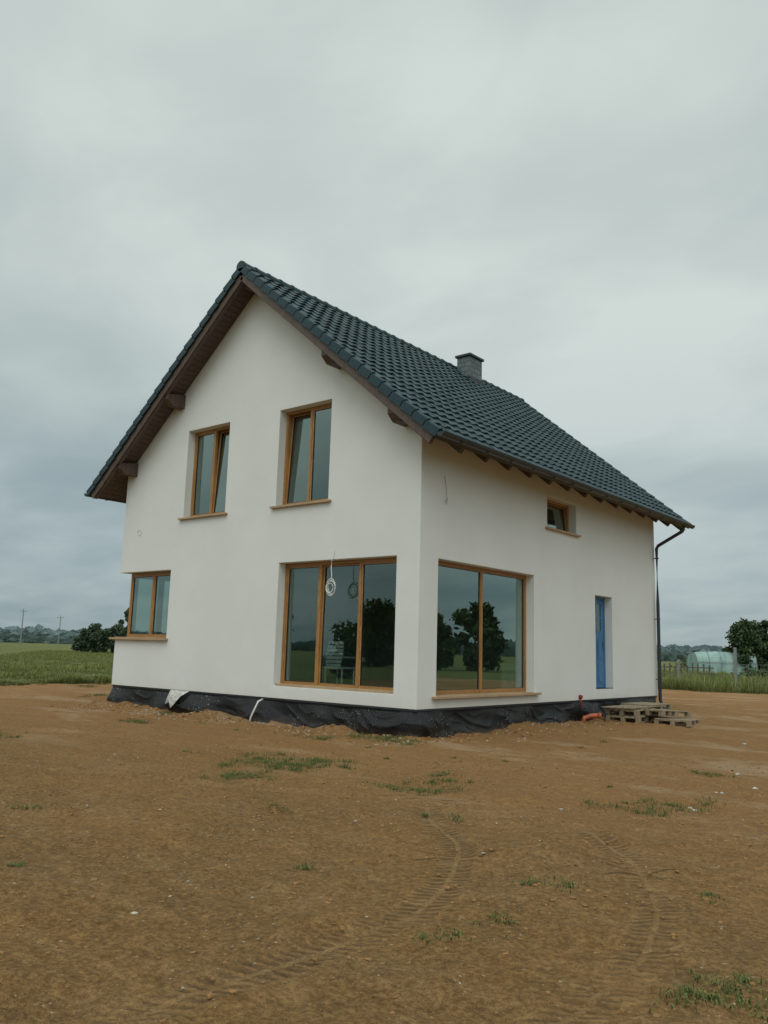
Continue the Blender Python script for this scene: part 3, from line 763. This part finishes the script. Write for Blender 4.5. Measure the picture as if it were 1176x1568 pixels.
def pole(dx,dy,dist,h):
    x,y=at(dx,dy,dist); mb=MB(GALV)
    mb.tube([(0,0,-.3),(0,0,h)],.17,0,8,.10); mb.box((-.9,-.06,h-.7),(.9,.06,h-.58))
    for q in (-.8,0,.8): mb.tube([(q,0,h-.58),(q,0,h-.35)],.05,0,6)
    o=mb.obj('utility_pole'); o.location=(x,y,0); o.rotation_euler=(0,0,.9)
pole(-.887,.461,230,9.5); pole(-.869,.495,260,9.0)

# ------------------------------------------------------------ camera
f=1277.; roll=math.radians(1.65); th=math.atan(213/1277.); hd=math.radians(39.5)
cam=bpy.data.cameras.new('camera'); co=bpy.data.objects.new('camera',cam); col.objects.link(co); S.camera=co
Fw=Vector((-math.sin(hd)*math.cos(th),math.cos(hd)*math.cos(th),math.sin(th)))
R0=Vector((math.cos(hd),math.sin(hd),0)); U0=R0.cross(Fw)
Rr=R0*math.cos(roll)+U0*math.sin(roll); Ur=-R0*math.sin(roll)+U0*math.cos(roll)
co.matrix_world=Matrix(((Rr.x,Ur.x,-Fw.x,9.03),(Rr.y,Ur.y,-Fw.y,-12.0),(Rr.z,Ur.z,-Fw.z,1.5),(0,0,0,1)))
cam.sensor_fit='VERTICAL'; cam.sensor_height=36; cam.lens=36*f/1568; cam.clip_end=5000; cam.clip_start=.05

# ------------------------------------------------------------ light
sun_el=math.radians(52); sdir=Vector((.45,-.80,0)).normalized()
sd=Vector((sdir.x*math.cos(sun_el),sdir.y*math.cos(sun_el),math.sin(sun_el)))
sl=bpy.data.lights.new('sun','SUN'); sl.energy=.75; sl.angle=math.radians(40); sl.color=(1,.985,.96)
so=bpy.data.objects.new('sun',sl); col.objects.link(so); so.rotation_euler=sd.to_track_quat('Z','Y').to_euler(); so.location=(0,-20,30)
w=bpy.data.worlds.new('World'); S.world=w; w.use_nodes=True; nt=w.node_tree; bg=nt.nodes['Background']
sky=N(nt,'ShaderNodeTexSky'); sky.sky_type='NISHITA'; sky.sun_disc=False; sky.sun_elevation=sun_el
sky.sun_rotation=math.atan2(sdir.x,sdir.y)
tc=N(nt,'ShaderNodeTexCoord').outputs['Generated']
sp=N(nt,'ShaderNodeSeparateXYZ'); nt.links.new(tc,sp.inputs[0])
zc=math_(nt,'MAXIMUM',sp.outputs[2],0.0)
den=math_(nt,'ADD',zc,.20)
cb=N(nt,'ShaderNodeCombineXYZ'); nt.links.new(math_(nt,'DIVIDE',sp.outputs[0],den),cb.inputs[0]); nt.links.new(math_(nt,'DIVIDE',sp.outputs[1],den),cb.inputs[1])
cl1=maprange(nt,noise(nt,mapping(nt,cb.outputs[0],(.75,1.0,1),(0,0,.9),(3.1,1.7,0)),1.0,3,.5,.3),.32,.68)
cl2=maprange(nt,noise(nt,mapping(nt,cb.outputs[0],(2.2,2.8,1),(0,0,.7),(7,2,0)),1.0,4,.55,.3),.30,.72)
cloud=math_(nt,'ADD',math_(nt,'MULTIPLY',cl1,.64),math_(nt,'MULTIPLY',cl2,.36))
elev=maprange(nt,zc,0,.40)
d2=N(nt,'ShaderNodeVectorMath',operation='DOT_PRODUCT'); nt.links.new(tc,d2.inputs[0]); d2.inputs[1].default_value=Vector((-.42,.90,.30)).normalized()
gap=maprange(nt,d2.outputs['Value'],.88,1.0,0,.30)
cloud=math_(nt,'ADD',cloud,gap,clamp=True)
lo=mixc(nt,cloud,(.215,.300,.340),(.42,.495,.505))
hi=mixc(nt,cloud,(.415,.490,.480),(.665,.735,.70))
c=mixc(nt,elev,lo,hi)
zen=maprange(nt,zc,.66,1.0,1.0,1.4)
dn=N(nt,'ShaderNodeVectorMath',operation='DOT_PRODUCT'); nt.links.new(tc,dn.inputs[0]); dn.inputs[1].default_value=sd
back=maprange(nt,dn.outputs['Value'],.1,1.0,1.0,2.0)
k=math_(nt,'MULTIPLY',zen,back)
vm=N(nt,'ShaderNodeVectorMath',operation='SCALE'); nt.links.new(c,vm.inputs[0]); nt.links.new(k,vm.inputs['Scale'])
sk=N(nt,'ShaderNodeVectorMath',operation='SCALE'); nt.links.new(sky.outputs[0],sk.inputs[0]); sk.inputs['Scale'].default_value=.10
c=mixc(nt,.92,sk.outputs[0],vm.outputs[0])
nt.links.new(c,bg.inputs['Color']); bg.inputs['Strength'].default_value=1.0
